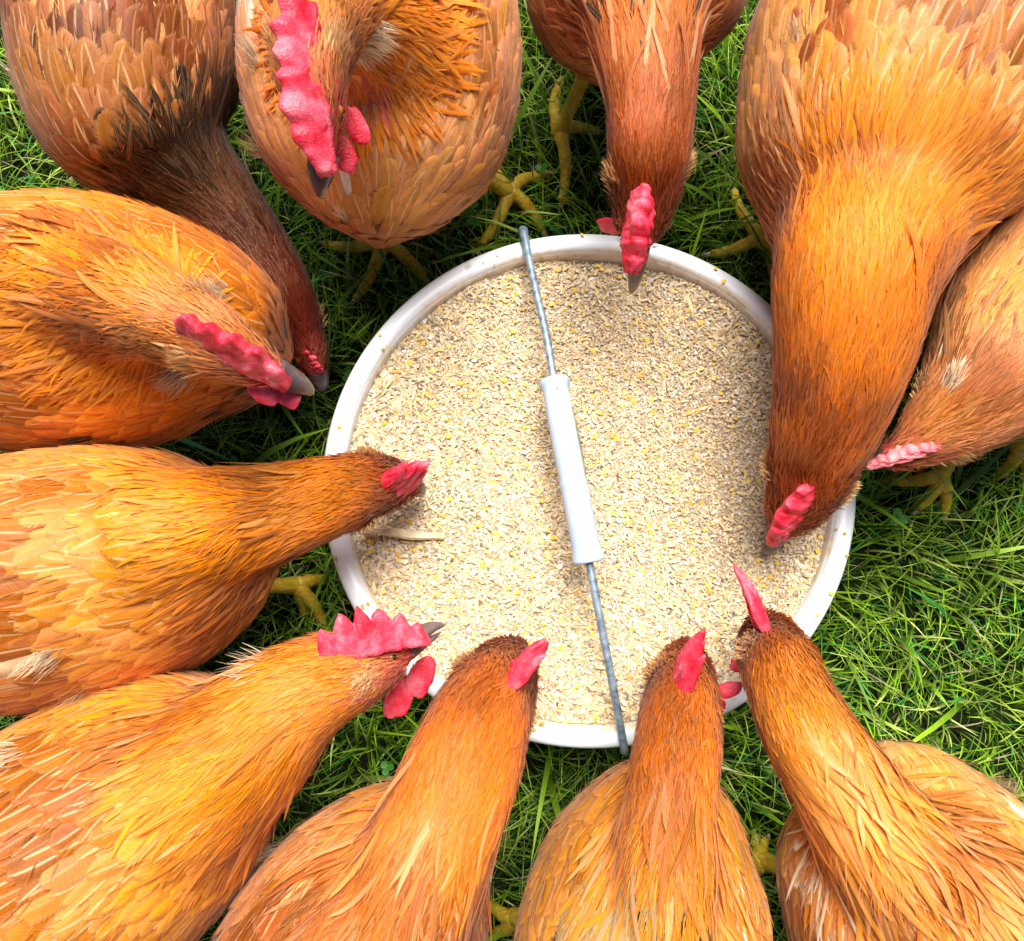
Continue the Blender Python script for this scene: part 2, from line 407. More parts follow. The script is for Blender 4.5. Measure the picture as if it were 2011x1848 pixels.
def gr(x):
    r = .0104
    r += .0020 * math.exp(-(x / .035) ** 4) + .0014 * math.exp(-((x - 1) / .05) ** 2)
    r += .0007 * math.exp(-((x - .565) / .012) ** 2) + .0004 * (x > .565) - .0003 * math.cos(x * 9)
    return r
gr_ = [gr(i / gn) for i in range(gn + 1)]
gp2 = [gp[0]] + [gp[0]] + gp + [gp[-1]] * 2
P_ = Parts(); dirg = (gp[-1] - gp[0]).normalized()
pp = [gp[0] + dirg * .003, gp[0] - dirg * .0002] + gp + [gp[-1] + dirg * .0002, gp[-1] - dirg * .003]
rr_ = [.0045, gr_[0] - .0010] + gr_ + [gr_[-1] - .0012, .0045]
P_.tube(pp, rr_, 28, cap=False)
seam = [gp[i] + Vector((gr_[i] * .93, 0, gr_[i] * .42)) for i in range(9, 37)]
P_.tube(seam, [.0001 + .0011 * abs(math.sin(math.pi * i / 27)) ** .5 for i in range(28)], 8, 1)
P_.tube([gp[4] + Vector((-.0012, 0, gr_[4] * .99)), gp[4] + Vector((.0010, .0006, gr_[4] * .995))], [.0007, .0005], 6, 1)
grip = link('grip', P_.mesh('grip'), handle, [grip_m, noise_mat('grip_dark', 200, [(.3, (.10, .10, .04)), (.7, (.24, .20, .10))], .8)]); grip.matrix_parent_inverse.identity()  # dark olive strip along the right of the grip, and a small mark

# ------------------------------------------------------------------ the feed
FR = .1927
PITS = [(at(*p, .11) - TUB_C) for p in ((835, 985), (1243, 590), (1500, 1085), (1350, 1250), (1440, 1270), (880, 1250), (1180, 690), (1000, 800))]
def feed_z(x, y):
    z = .1125 + .005 * np.exp(-((x + .05) ** 2 + (y + .03) ** 2) / .008) + .0030 * np.sin(x * 31 + 1 + 1.2 * np.sin(y * 19)) * np.sin(y * 27) + .0015 * np.sin(x * 90 + y * 60) * np.sin(y * 71 - x * 20)
    for k_, p in enumerate(PITS): z = z - (.0050 if k_ < 6 else .0035) * np.exp(-((x - p.x) ** 2 + (y - p.y) ** 2) / .00045)
    return z
rings = 40; seg = 96; V = [(0, 0, feed_z(0, 0) - .001)]
for i in range(1, rings + 1):
    r = FR * i / rings
    for j in range(seg): a = 2 * math.pi * j / seg; x, y = r * math.cos(a), r * math.sin(a); V.append((x, y, feed_z(x, y) - .001))
F3 = [(0, 1 + j, 1 + (j + 1) % seg) for j in range(seg)]
F4 = [(1 + (i - 1) * seg + j, 1 + i * seg + j, 1 + i * seg + (j + 1) % seg, 1 + (i - 1) * seg + (j + 1) % seg) for i in range(1, rings) for j in range(seg)]
rg = np.random.default_rng(21); n = 88000
rad = FR * np.sqrt(rg.random(n)); ang = rg.uniform(0, 2 * np.pi, n); gx = rad * np.cos(ang); gy = rad * np.sin(ang)
gz = feed_z(gx, gy) + rg.uniform(-.0008, .0018, n)
# coarse near the edge and lower left, finer grit to the upper right
coarse = .78 + .34 * np.clip((-gx + -gy) / .2 + .4, 0, 1) + .25 * (rad > .16)
q = rg.random(n)
A_ = .0005 + .0014 * rg.random(n) ** 1.6 * coarse; B_ = A_ * rg.uniform(.6, .95, n); H_ = A_ * rg.uniform(.35, .7, n)
husk = q < .26; A_[husk] *= 2.4; B_[husk] *= .62
flake = (q > .22) & (q < .27); A_[flake] *= 1.5; B_[flake] *= 1.5; H_[flake] *= .5
corn = q > .9905; A_[corn] = rg.uniform(.0009, .0027, corn.sum()); B_[corn] = A_[corn] * .85; H_[corn] = A_[corn] * .5
dust_ = (q > .30) & (q < .55); A_[dust_] *= .55; B_[dust_] *= .55
pal = np.array([[.78, .63, .45], [.84, .74, .59], [.72, .55, .38], [.88, .82, .72], [.56, .40, .26], [.80, .60, .46], [.74, .66, .54]])
C = pal[rg.integers(0, len(pal), n)] * (rg.uniform(.62, 1.12, n) * np.where(rg.random(n) < .07, .35, 1))[:, None]
C[flake] = np.array([.86, .78, .62]) * rg.uniform(.8, 1.05, flake.sum())[:, None]
C[husk] = np.array([.74, .56, .32]) * rg.uniform(.7, 1.25, husk.sum())[:, None]
C[corn] = np.array([.84, .55, .09]) * rg.uniform(.7, 1.12, corn.sum())[:, None]
yy = (q > .940) & (q < .9925); C[yy] = np.array([.88, .60, .20]); gz[corn] += .0010; gz[flake] += .0006
spill = q > .9996; rs = rg.uniform(.1945, .2075, spill.sum()); sc_ = rs / np.maximum(rad[spill], 1e-4); gx[spill] *= sc_; gy[spill] *= sc_; gz[spill] = .1316; A_[spill] *= .8; B_[spill] *= .8; spl = spill
az = rg.uniform(0, 2 * np.pi, n); ti = rg.normal(0, .45, n); tj = rg.normal(0, .45, n)
e1 = np.stack([np.cos(az), np.sin(az), ti], 1); e2 = np.stack([-np.sin(az), np.cos(az), tj], 1); e3 = np.cross(e1, e2)
cen = np.stack([gx, gy, gz], 1)
k = 7; tv = []
for j in range(k):
    a = 2 * np.pi * j / k; jit = rg.uniform(.75, 1.2, n)
    tv.append(cen + e1 * (A_ * np.cos(a) * jit)[:, None] + e2 * (B_ * np.sin(a) * jit)[:, None])
tv.append(cen + e3 * H_[:, None] * .9); tv.append(cen - e3 * H_[:, None] * .6)
GV = np.stack(tv, 1); tf = [(j, (j + 1) % k, k) for j in range(k)]
# keep the grains inside the wall
rr2 = np.hypot(GV[..., 0], GV[..., 1]); s_ = np.where(spl[:, None], 1, np.minimum(1, (FR - .0003) / rr2)); GV[..., 0] *= s_; GV[..., 1] *= s_
GF = (np.array(tf)[None] + (np.arange(n) * (k + 2))[:, None, None]).reshape(-1, 3)
GC = np.repeat(C[:, None], k + 2, 1).reshape(-1, 3)
nV = len(V); VV = np.concatenate([np.array(V), GV.reshape(-1, 3)]) * np.array([SX, SY, 1.0]) + np.array(TUB_C)
fm = np_mesh('feed', VV, [np.array(F3), GF + nV, np.array(F4)], False, Col=np.concatenate([np.tile(np.array([[.50, .39, .24]]), (nV, 1)), GC]))
tag(link('grain_feed', fm, mats=[attr_mat('crushed_grain', .75, .05, .25, .5)]), 'crushed grain feed with yellow maize bits filling the white tub', 'feed', kind='stuff')

# pale split stalk lying on the feed
a = at(712, 1042, .1205); b = at(873, 1054, .1215); P_ = Parts(); side = Vector((0, 1, 0))
ns = 14; Vs = []
for i in range(ns):
    s = i / (ns - 1); c = a.lerp(b, s) + Vector((0, .0006 * math.sin(s * 7), .0012 * math.sin(s * 5)))
    w = .0034 - .0006 * math.sin(s * 9) ; Vs += [c + Vector((0, w, 0)), c + Vector((0, w * .5, .0022)), c + Vector((0, -w * .6, .0020)), c + Vector((0, -w, -.0004)), c + Vector((0, 0, -.002))]
P_.add(Vs, [tuple(f) for f in grid_faces(ns, 5, True)] + [(4, 3, 2, 1, 0), tuple((ns - 1) * 5 + j for j in range(5))])
tag(link('split_stalk', P_.mesh('split_stalk', False), mats=[noise_mat('pale_wood', 120, [(.3, (.60, .44, .24)), (.6, (.80, .68, .46))], .7, 500, .4)]),
    'pale flat piece of stalk lying on the grain left of the handle', 'stalk')
# ------------------------------------------------------------------ hens
def cat_rom(st, sub=10):
    st = np.array(st, float); n = len(st); out = []
    for i in range(n - 1):
        p0, p1, p2, p3 = st[max(i - 1, 0)], st[i], st[i + 1], st[min(i + 2, n - 1)]
        for k in range(sub):
            t = k / sub
            out.append(.5 * ((2 * p1) + (-p0 + p2) * t + (2 * p0 - 5 * p1 + 4 * p2 - p3) * t * t + (-p0 + 3 * p1 - 3 * p2 + p3) * t ** 3))
    out.append(st[-1]); return np.array(out)

def chain(stations, shrink, hdef):
    """(u, v, z, half width in px, half height in m) -> dense spine x,y,z,w,h"""
    st = []
    for s in stations:
        p = at(s[0], s[1], s[2]); w0 = s[3] * depth(p) / FPX; w = max(.004, w0 - min(shrink, .2 * w0))
        h = (s[4] - shrink * .5) if len(s) > 4 else w * hdef
        st.append((p.x, p.y, p.z, w, max(.004, h)))
    return cat_rom(st, 8)

def loft(sp, k=28, S0=None):
    P = sp[:, :3]; n = len(P); T = np.gradient(P, axis=0); T /= np.linalg.norm(T, axis=1)[:, None]
    S = np.cross(T[0], [0, 0, 1.0]); S /= np.linalg.norm(S); V = []; SS = []
    for i in range(n):
        S = S - T[i] * S.dot(T[i]); S /= np.linalg.norm(S); U = np.cross(S, T[i]); SS.append(S.copy())
        for j in range(k):
            a = 2 * np.pi * j / k; V.append(P[i] + S * sp[i, 3] * np.cos(a) + U * sp[i, 4] * np.sin(a))
    V.append(P[0] - T[0] * sp[0, 3] * .5); V.append(P[-1] + T[-1] * sp[-1, 3] * .6)
    F = [tuple(f) for f in grid_faces(n, k, True)]; a, b = n * k, n * k + 1
    F += [((j + 1) % k, j, a) for j in range(k)] + [((n - 1) * k + j, (n - 1) * k + (j + 1) % k, b) for j in range(k)]
    return V, F, T, np.array(SS)

def unit(v): return v / (np.linalg.norm(v, axis=-1, keepdims=True) + 1e-12)

def lerp_pal(x, stops):
    xs = [s[0] for s in stops]; return np.stack([np.interp(x, xs, [s[1][c] for s in stops]) for c in range(3)], -1)

def fbm(P, scale, seed):
    o = Vector((seed * 3.7, seed * 1.3, seed * 7.1))
    return np.array([noise.noise(Vector(p) * scale + o) for p in P])

def feathers(P, D, Nn, L, W, C, bvh, rows, cols, lift, shape, conform=True, seed=0, tipC=1.1, rootC=.8, shaft=1.0):
    """one blade per root point P, laid along D over the surface"""
    r_ = np.random.default_rng(seed); n = len(P)
    ts = np.linspace(0, 1, rows)
    cen = np.zeros((n, rows, 3)); nor = np.zeros((n, rows, 3)); drs = np.zeros((n, rows, 3))
    lf = lift * r_.uniform(.6, 1.7, n)
    curl = r_.normal(0, .10, n)
    if conform:
        for i in range(n):
            p = Vector(P[i]); nn = Vector(Nn[i]); d = Vector(D[i]); step = L[i] / (rows - 1); b0 = nn.cross(d)
            for r in range(rows):
                if r:
                    q = p + d * step; loc, nr, _, _ = bvh.find_nearest(q)
                    if loc is not None:
                        if nr.dot(nn) < 0: nr = nn
                        nr = (nr * .6 + nn * .4).normalized()
                        loc = q.lerp(loc, .9) if (q - loc).dot(nr) > 0 else loc
                        nd = (loc - p); p = loc; nn = nr
                        d = nd.normalized() if nd.length > 1e-6 else d
                        d = (d + b0 * curl[i] * .5).normalized()
                cen[i, r] = p + nn * (lf[i] * (.15 + ts[r] * 1.0) * (1 if r else .2)); nor[i, r] = nn; drs[i, r] = d
    else:
        for r in range(rows):
            t = ts[r]
            cen[:, r] = P + D * (L * t)[:, None] + Nn * (lf * t - L * t * t * .10)[:, None] + np.cross(Nn, D) * (L * t * t * curl)[:, None]
            nor[:, r] = Nn; drs[:, r] = D
    B = unit(np.cross(nor, drs))
    cs = np.linspace(-1, 1, cols); wprof = shape(ts)
    jit = 1 + r_.normal(0, .05, (n, rows, 1))
    w = (W[:, None] * .5 * wprof[None])[:, :, None] * jit
    roll = r_.normal(0, .07 if cols > 3 else .16, n)[:, None, None]
    V = np.zeros((n, rows, cols, 3))
    for c in range(cols):
        V[:, :, c] = cen + B * (w * cs[c]) - nor * (np.abs(w) * abs(cs[c]) ** 1.6 * .28) + nor * (w * cs[c] * roll)
        # barbs sweep backwards: the edge trails, giving a rounded or pointed tip
        V[:, :, c] += drs * (w * abs(cs[c]) * -.25)
    tpl = np.array([(r * cols + c, r * cols + c + 1, (r + 1) * cols + c + 1, (r + 1) * cols + c) for r in range(rows - 1) for c in range(cols - 1)])
    F = (tpl[None] + (np.arange(n) * rows * cols)[:, None, None]).reshape(-1, 4)
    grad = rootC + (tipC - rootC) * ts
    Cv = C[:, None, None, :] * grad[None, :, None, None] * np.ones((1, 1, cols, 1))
    rid = r_.random(n)
    uv = np.zeros((n, rows, cols, 3)); uv[..., 0] = ts[None, :, None] * (1 if shaft else .7); uv[..., 1] = cs[None, None, :] if shaft else (cs[None, None, :] * .12 + .3); uv[..., 2] = rid[:, None, None]
    return V.reshape(-1, 3), F, Cv.reshape(-1, 3), uv.reshape(-1, 3)

sh_round = lambda t: np.array([np.interp(x, [0, .12, .45, .75, .9, .97, 1], [.25, .62, .95, 1.0, .78, .48, .12]) for x in t])
sh_hackle = lambda t: np.array([np.interp(x, [0, .15, .5, .8, 1], [.4, .85, 1.0, .72, .06]) for x in t])
sh_thin = lambda t: np.array([np.interp(x, [0, .5, 1], [.8, 1.0, .12]) for x in t])

def scatter(co, nrm, area, tri, count, weight, r_):
    w = area * weight; w /= w.sum(); f = r_.choice(len(area), count, p=w)
    a = r_.random(count); b = r_.random(count); s = a + b > 1; a[s] = 1 - a[s]; b[s] = 1 - b[s]
    t = tri[f]; P = co[t[:, 0]] + (co[t[:, 1]] - co[t[:, 0]]) * a[:, None] + (co[t[:, 2]] - co[t[:, 0]]) * b[:, None]
    Nn = unit(nrm[t[:, 0]] * (1 - a - b)[:, None] + nrm[t[:, 1]] * a[:, None] + nrm[t[:, 2]] * b[:, None])
    return P, Nn

def thin_out(P, rad):
    """dart throwing so that neighbouring feathers keep their distance"""
    cell = {}; keep = []
    for i, p in enumerate(P):
        r = rad[i]; k = tuple(int(c // .012) for c in p); m = int(r // .012) + 1; ok = True
        for x in range(-m, m + 1):
            for y in range(-m, m + 1):
                for z in range(-m, m + 1):
                    for q in cell.get((k[0] + x, k[1] + y, k[2] + z), ()):
                        if (q[0] - p[0]) ** 2 + (q[1] - p[1]) ** 2 + (q[2] - p[2]) ** 2 < r * r: ok = False; break
                    if not ok: break
                if not ok: break
            if not ok: break
        if ok: keep.append(i); cell.setdefault(k, []).append(p)
    return np.array(keep)

def comb_mesh(base, F, U, S, front, back, height, lean, thick, teeth, seed, bend=0.0, curve=.0, tooth_h=.36, env_p=.6):
    """serrated single comb standing on the skull: a solid blade"""
    r_ = random.Random(seed); nx, nh = 56, 9; V = []; idx = {}
    tooth = [(r_.uniform(.75, 1.15)) for _ in range(teeth + 2)]
    def top(x):       # x 0 back .. 1 front
        env = math.sin(math.pi * min(1, max(0, x * .86 + .12))) ** env_p
        ph = x * teeth; k = int(ph); fr = ph - k
        sr = (1 - abs(2 * fr - 1)) ** .8 * tooth[min(k, teeth)]
        return env * (1 - tooth_h + tooth_h * sr * (1 - .45 * x) + .10 * noise.noise(Vector((x * 11, seed, 3)))) + .03
    for side in (1, -1):
        for i in range(nx + 1):
            x = i / nx; fx = -back + (front + back) * x; hmax = height * top(x)
            for j in range(nh + 1):
                y = j / nh; h = hmax * y
                le = lean + bend * y
                th = thick * (1 - .62 * y ** 1.3) * (math.sin(math.pi * min(1, x * .9 + .07)) ** .45 + .12)
                th *= 1 + .12 * noise.noise(Vector((x * 9, y * 4, seed)))
                if j == nh or i in (0, nx): th *= .25
                elif j == nh - 1: th *= .8
                sk = -.25 * y * hmax * (1 - x)
                p = base + F * (fx + sk) + U * (h * math.cos(le) + curve * (fx / (front + back)) ** 2 - .002) + S * (h * math.sin(le)) + \
                    (S * math.cos(le) - U * math.sin(le)) * (side * th * .5) + S * .0018 * noise.noise(Vector((x * 5, y * 2, seed + 9))) + U * .0025 * y * noise.noise(Vector((x * 13, seed * 2.1, 4))) + S * .0020 * noise.noise(Vector((x * 14, y * 5, seed + 2))) + F * .0022 * y * noise.noise(Vector((x * 8, y * 6, seed + 5)))
                V.append(p); idx[side, i, j] = len(V) - 1
    Fc = []
    for i in range(nx):
        for j in range(nh):
            Fc.append((idx[1, i, j], idx[1, i + 1, j], idx[1, i + 1, j + 1], idx[1, i, j + 1]))
            Fc.append((idx[-1, i, j], idx[-1, i, j + 1], idx[-1, i + 1, j + 1], idx[-1, i + 1, j]))
        Fc.append((idx[1, i, nh], idx[1, i + 1, nh], idx[-1, i + 1, nh], idx[-1, i, nh])); Fc.append((idx[1, i, 0], idx[-1, i, 0], idx[-1, i + 1, 0], idx[1, i + 1, 0]))
    for j in range(nh):
        Fc.append((idx[1, 0, j], idx[1, 0, j + 1], idx[-1, 0, j + 1], idx[-1, 0, j])); Fc.append((idx[1, nx, j], idx[-1, nx, j], idx[-1, nx, j + 1], idx[1, nx, j + 1]))
    P_ = Parts(); P_.add(V, Fc); return P_.mesh('comb')

def blob(c, ax, ay, az, rx, ry, rz, seed, nu=18, nv=12, pear=0.0):
    V = []; F = []
    for i in range(nv + 1):
        th = math.pi * i / nv
        for j in range(nu):
            ph = 2 * math.pi * j / nu; q = Vector((math.sin(th) * math.cos(ph), math.sin(th) * math.sin(ph), math.cos(th)))
            k = 1 + .22 * noise.noise(q * 1.7 + Vector((seed, 0, 0))); s = 1 + pear * q.z
            V.append(c + ax * (q.x * rx * k * s) + ay * (q.y * ry * k * s) + az * (q.z * rz * k))
    return V, [tuple(f) for f in grid_faces(nv + 1, nu, True)]

GROUP = 'brown hens crowding round the feed tub'
def make_hen(sp):
    seed = sp['seed']; r_ = np.random.default_rng(seed)
    body = chain(sp['body'], .008, .9); neck = chain(sp['neck'], .0095, sp.get('flat', .92))
    V1, F1, T1, S1 = loft(body); V2, F2, T2, S2 = loft(neck)
    P_ = Parts(); P_.add(V1, F1); P_.add(V2, F2)
    tmp = link('tmp', P_.mesh('tmp'))
    md = tmp.modifiers.new('r', 'REMESH'); md.mode = 'VOXEL'; md.voxel_size = .0045; md.use_smooth_shade = True
    ms = tmp.modifiers.new('s', 'SMOOTH'); ms.iterations = 6; ms.factor = .6
    dg = bpy.context.evaluated_depsgraph_get(); me = bpy.data.meshes.new_from_object(tmp.evaluated_get(dg))
    bpy.data.objects.remove(tmp)
    co = np.zeros(len(me.vertices) * 3); me.vertices.foreach_get('co', co); co = co.reshape(-1, 3)
    me.calc_loop_triangles(); tri = np.zeros(len(me.loop_triangles) * 3, int); me.loop_triangles.foreach_get('vertices', tri); tri = tri.reshape(-1, 3)
    fn = np.cross(co[tri[:, 1]] - co[tri[:, 0]], co[tri[:, 2]] - co[tri[:, 0]]); area = np.linalg.norm(fn, axis=1) / 2
    nrm = np.zeros_like(co)
    for c in range(3): np.add.at(nrm, tri[:, c], fn)
    nrm = unit(nrm)
    bvh = BVHTree.FromPolygons([tuple(c) for c in co], [tuple(t) for t in tri])
    fc = co[tri].mean(1)
    # position along the bird: body 0..1 (rump to breast), neck 1..2 (shoulders to face)
    def locate(P):
        R1 = np.maximum(body[:, 3], .03); R2 = np.maximum(neck[:, 3], .012)
        d1 = np.linalg.norm(P[:, None] - body[None, :, :3], axis=2) / (R1 * .96)[None]; d2 = np.linalg.norm(P[:, None] - neck[None, :, :3], axis=2) / R2[None]
        i1 = d1.argmin(1); i2 = d2.argmin(1); m1 = d1.min(1); m2 = d2.min(1)
        isn = (m2 < m1 * 1.12) & (i2 > 3)
        w = 1 / (1 + np.exp((m2 - m1 * 1.1) * 10)) * np.clip(i2 / 8, 0, 1)
        s = np.where(isn, 1 + i2 / (len(neck) - 1), i1 / (len(body) - 1) * .999)
        fl = -(T1[i1] * (1 - w)[:, None] + T2[i2] * w[:, None])
        return s, fl, w, i1, i2
    root = bpy.data.objects.new('hen', None); COL.objects.link(root)
    cpt = body[len(body) // 2]; root.location = (cpt[0], cpt[1], 0); bpy.context.view_layer.update()
    tag(root, sp['label'], 'hen', GROUP)
    pal = sp['pal']; red = np.array([.62, .07, .06])
    # head frame
    hs = neck; Pn = hs[:, :3]; facei = int(len(hs) * .80)
    HC = Vector(at(*sp['skull'])); BR = Vector(Pn[-1]); TIP = Vector(at(*sp['tip']))
    Fw = (TIP - HC).normalized(); up = Vector(sp.get('up', (0, 0, 1))); Uw = (up - Fw * up.dot(Fw)).normalized(); Sw = Fw.cross(Uw)
    ro = math.radians(sp.get('roll', 0)); Uw, Sw = Uw * math.cos(ro) + Sw * math.sin(ro), Sw * math.cos(ro) - Uw * math.sin(ro)
    nF = np.array(Fw); nU = np.array(Uw); nHC = np.array(HC); nBR = np.array(BR)
    # --- body mesh colours
    s, fl, w, i1, i2 = locate(co)
    base = lerp_pal(s, pal) * np.interp(s, [0, 1, 1.2, 2], [.6, .6, .85, .8])[:, None]
    fr = np.clip(((co - nHC) @ nF) / .03, 0, 1); near = np.linalg.norm(co - nBR, axis=1)
    fm = np.clip((.030 - near) / .012, 0, 1)[:, None]
    base = base * (1 - fm) + red * fm
    # legs and feet join the body mesh
    L_ = Parts(); claws = []
    for ft in sp['feet']:
        j = at(ft[0], ft[1], .030); hock = Vector(body[int(len(body) * .5), :3]).lerp(j, .55); hock.z = .095
        hipd = Vector(body[int(len(body) * .52), :3]); hip = hipd.lerp(hock, .35); hip.z = body[len(body) // 2, 2] - .03
        L_.tube([hip, hip.lerp(hock, .5), hock], [.028, .019, .0085], 12, 0)
        L_.tube([hock + Vector((0, 0, .006)), hock.lerp(j, .3), hock.lerp(j, .8), j + Vector((0, 0, .004)), j - Vector((0, 0, .006))], [.0078, .0066, .0066, .0085, .007], 12, 1)
        for tu, tv in ft[2]:
            e = at(tu, tv, .008); dv = e - j; prev = []; rad = []
            for q in range(9):
                x = q / 8; p = j.lerp(e, x); p.z = .022 * (1 - x) + .012 + .005 * math.sin(math.pi * min(1, x * 1.2)) * (1 - x) ; p += Vector((-dv.y, dv.x, 0)) * .08 * math.sin(math.pi * x)
                prev.append(p); rad.append((.0072 - .0030 * x) * (1 + .10 * math.sin(x * 19)))
            L_.tube(prev, rad, 10, 1)
            d = (prev[-1] - prev[-2]).normalized(); L_.tube([prev[-1] - d * .002, prev[-1] + d * .006, prev[-1] + d * .013 - Vector((0, 0, .003))], [.0032, .0022, .0004], 8, 2)
    nb = len(co); legV = np.array(L_.V); allV = np.concatenate([co - nrm * .001, legV])
    legC = np.tile(lerp_pal(np.array([.5]), pal) * .5, (len(legV), 1))
    quad = [f for f, m in zip(L_.F, L_.M) if len(f) == 4]; qm = [m for f, m in zip(L_.F, L_.M) if len(f) == 4]
    big = {}
    for f, m in zip(L_.F, L_.M):
        if len(f) != 4: big.setdefault(len(f), []).append((f, m))
    Fs = [tri, np.array(quad) + nb]; Ms = [0] * len(tri) + qm
    for k_, lst in big.items(): Fs.append(np.array([f for f, _ in lst]) + nb); Ms += [m for _, m in lst]
    bm_ = np_mesh('body', allV, Fs, True, Ms, Col=np.concatenate([base, legC]))
    link('body', bm_, root, [DOWN, LEG, CLAW])
    # --- plumage
    sF, _, _, _, _ = locate(fc); sets = []
    upw = np.clip(unit(fn)[:, 2] * 2.2 + 1.35, .10, 1)
    def col_of(P, s, amp=.16):
        c = lerp_pal(s, pal); a = fbm(P, 16, seed)[:, None]; b = fbm(P, 45, seed + 3)[:, None]
        g = r_.normal(0, amp, (len(P), 1))
        k = np.clip(-(a + .35 * b) * 2.2 - .12, 0, .75); c = c * (1 - k) + c * np.array([.70, .46, .32]) * k
        c = c * np.clip(1 + .38 * a + .3 * b + g, .25, 1.9)
        c[:, 1] *= 1 + .10 * a[:, 0] + r_.normal(0, .04, len(P)); c[:, 2] *= 1 + .5 * b[:, 0] + r_.normal(0, .12, len(P))
        for (pu, pv, pz, pr, pc, pk) in sp.get('patches', ()):
            q = bvh.ray_cast(cam.location, (at(pu, pv, 0) - cam.location).normalized())[0] or at(pu, pv, pz); dd = np.linalg.norm(P - np.array(q), axis=1); k = (dd < pr * r_.uniform(.5, 1.2, len(P))) & (r_.random(len(P)) < pk)
            c[k] = np.array(pc) * r_.uniform(.7, 1.25, (k.sum(), 1))
        return np.clip(c, .004, .95)
    def flowdir(P, Nn, fl, amp, sc=28):
        a = np.array([noise.noise(Vector(p) * sc + Vector((seed, 5, 2))) for p in P]) * amp * 2 + r_.normal(0, amp * .45, len(P))
        fl = unit(fl - Nn * (fl * Nn).sum(1)[:, None]); b = np.cross(Nn, fl)
        return unit(fl * np.cos(a)[:, None] + b * np.sin(a)[:, None])
    # large rounded feathers of the back, wings and flanks
    wt = upw * np.where(sF < 1.02, 1.0, 0.0)
    P, Nn = scatter(co, nrm, area, tri, 9000, wt + 1e-9, r_); s, fl, w, i1, i2 = locate(P)
    ok = s < 1.05; P, Nn, s, fl, w = P[ok], Nn[ok], s[ok], fl[ok], w[ok]
    k = thin_out(P, np.interp(s, [0, .5, 1.05], [.0086, .0080, .0062])); P, Nn, s, fl, w = P[k], Nn[k], s[k], fl[k], w[k]
    D = flowdir(P, Nn, fl, .11, 16); n = len(P)
    Lf = np.interp(s, [0, .3, .7, 1.05], [.050, .042, .034, .028]) * r_.uniform(.8, 1.2, n); Wf = np.interp(s, [0, .3, .7, 1.05], [.024, .024, .0200, .0140]) * r_.uniform(.85, 1.15, n)
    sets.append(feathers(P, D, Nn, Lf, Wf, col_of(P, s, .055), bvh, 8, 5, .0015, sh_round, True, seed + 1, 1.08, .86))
    # downy filaments poking out between them, softening every edge
    P, Nn = scatter(co, nrm, area, tri, 1100, wt + 1e-9, r_); s, fl, w, i1, i2 = locate(P); D = flowdir(P, Nn, fl, .35); n = len(P)
    sets.append(feathers(P + Nn * .0018, D, Nn, r_.uniform(.008, .016, n), r_.uniform(.0004, .0008, n), col_of(P, s) * 1.1, bvh, 3, 2, .0024, sh_thin, False, seed + 2, 1.2, .9, 0))
    # pointed hackles over the shoulders and lower neck
    hw = upw * np.where((sF > .93) & (sF < 1.62), 1.0, 0.0) * np.where(sF < 1, .5, 1.0)
    P, Nn = scatter(co, nrm, area, tri, 26000, hw + 1e-9, r_); s, fl, w, i1, i2 = locate(P)
    ok = (s > .92) & (s < 1.66); P, Nn, s, fl = P[ok], Nn[ok], s[ok], fl[ok]
    k = thin_out(P, np.interp(s, [.8, 1.0, 1.3, 1.65], [.0055, .0031, .0023, .0018])); P, Nn, s, fl = P[k], Nn[k], s[k], fl[k]
    D = flowdir(P, Nn, fl, .13, 30); n = len(P)
    Lf = np.interp(s, [.8, 1.0, 1.25, 1.65], [.040, .052, .042, .021]) * r_.uniform(.6, 1.3, n); Wf = np.interp(s, [.8, 1.0, 1.3, 1.65], [.0070, .0046, .0031, .0019]) * r_.uniform(.75, 1.25, n)
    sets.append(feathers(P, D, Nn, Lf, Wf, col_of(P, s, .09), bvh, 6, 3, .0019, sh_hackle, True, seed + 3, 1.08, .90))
    # loose long cape feathers hanging free of the coat, with paler vanes
    nc = sp.get('cape', 60); hw = upw * np.where((sF > 1.04) & (sF < sp.get('capeto', 1.40)), 1.0, 0.0)
    P, Nn = scatter(co, nrm, area, tri, nc * 5, hw + 1e-9, r_); s, fl, w, i1, i2 = locate(P); ok = s > 1.02; P, Nn, s, fl = P[ok], Nn[ok], s[ok], fl[ok]
    k = thin_out(P, np.full(len(P), .0065))[:nc]; P, Nn, s, fl = P[k], Nn[k], s[k], fl[k]; n = len(P); D = flowdir(P, Nn, fl, .22, 22)
    cc_ = col_of(P, s, .08); pk = r_.uniform(0, 1, (n, 1)) ** 2 * sp.get('pale', .35); cc_ = cc_ * (1 - pk) + np.array([.80, .46, .24]) * pk
    sets.append(feathers(P, D, Nn, r_.uniform(.040, .068, n), r_.uniform(.0030, .0062, n), cc_, bvh, 8, 3, .0044, sh_hackle, True, seed + 8, 1.15, .85))
    # fine long strands between the hackles
    hw = upw * np.where(sF > 1.02, 1.0, 0.0); P, Nn = scatter(co, nrm, area, tri, 2600, hw + 1e-9, r_); s, fl, w, i1, i2 = locate(P); D = flowdir(P, Nn, fl, .2); n = len(P)
    sets.append(feathers(P + Nn * .0014, D, Nn, np.interp(s, [1, 1.5, 2], [.024, .015, .005]) * r_.uniform(.7, 1.3, n), r_.uniform(.0005, .0009, n), col_of(P, s) * 1.2, bvh, 4, 2, .0022, sh_thin, False, seed + 9, 1.15, .9, 0))
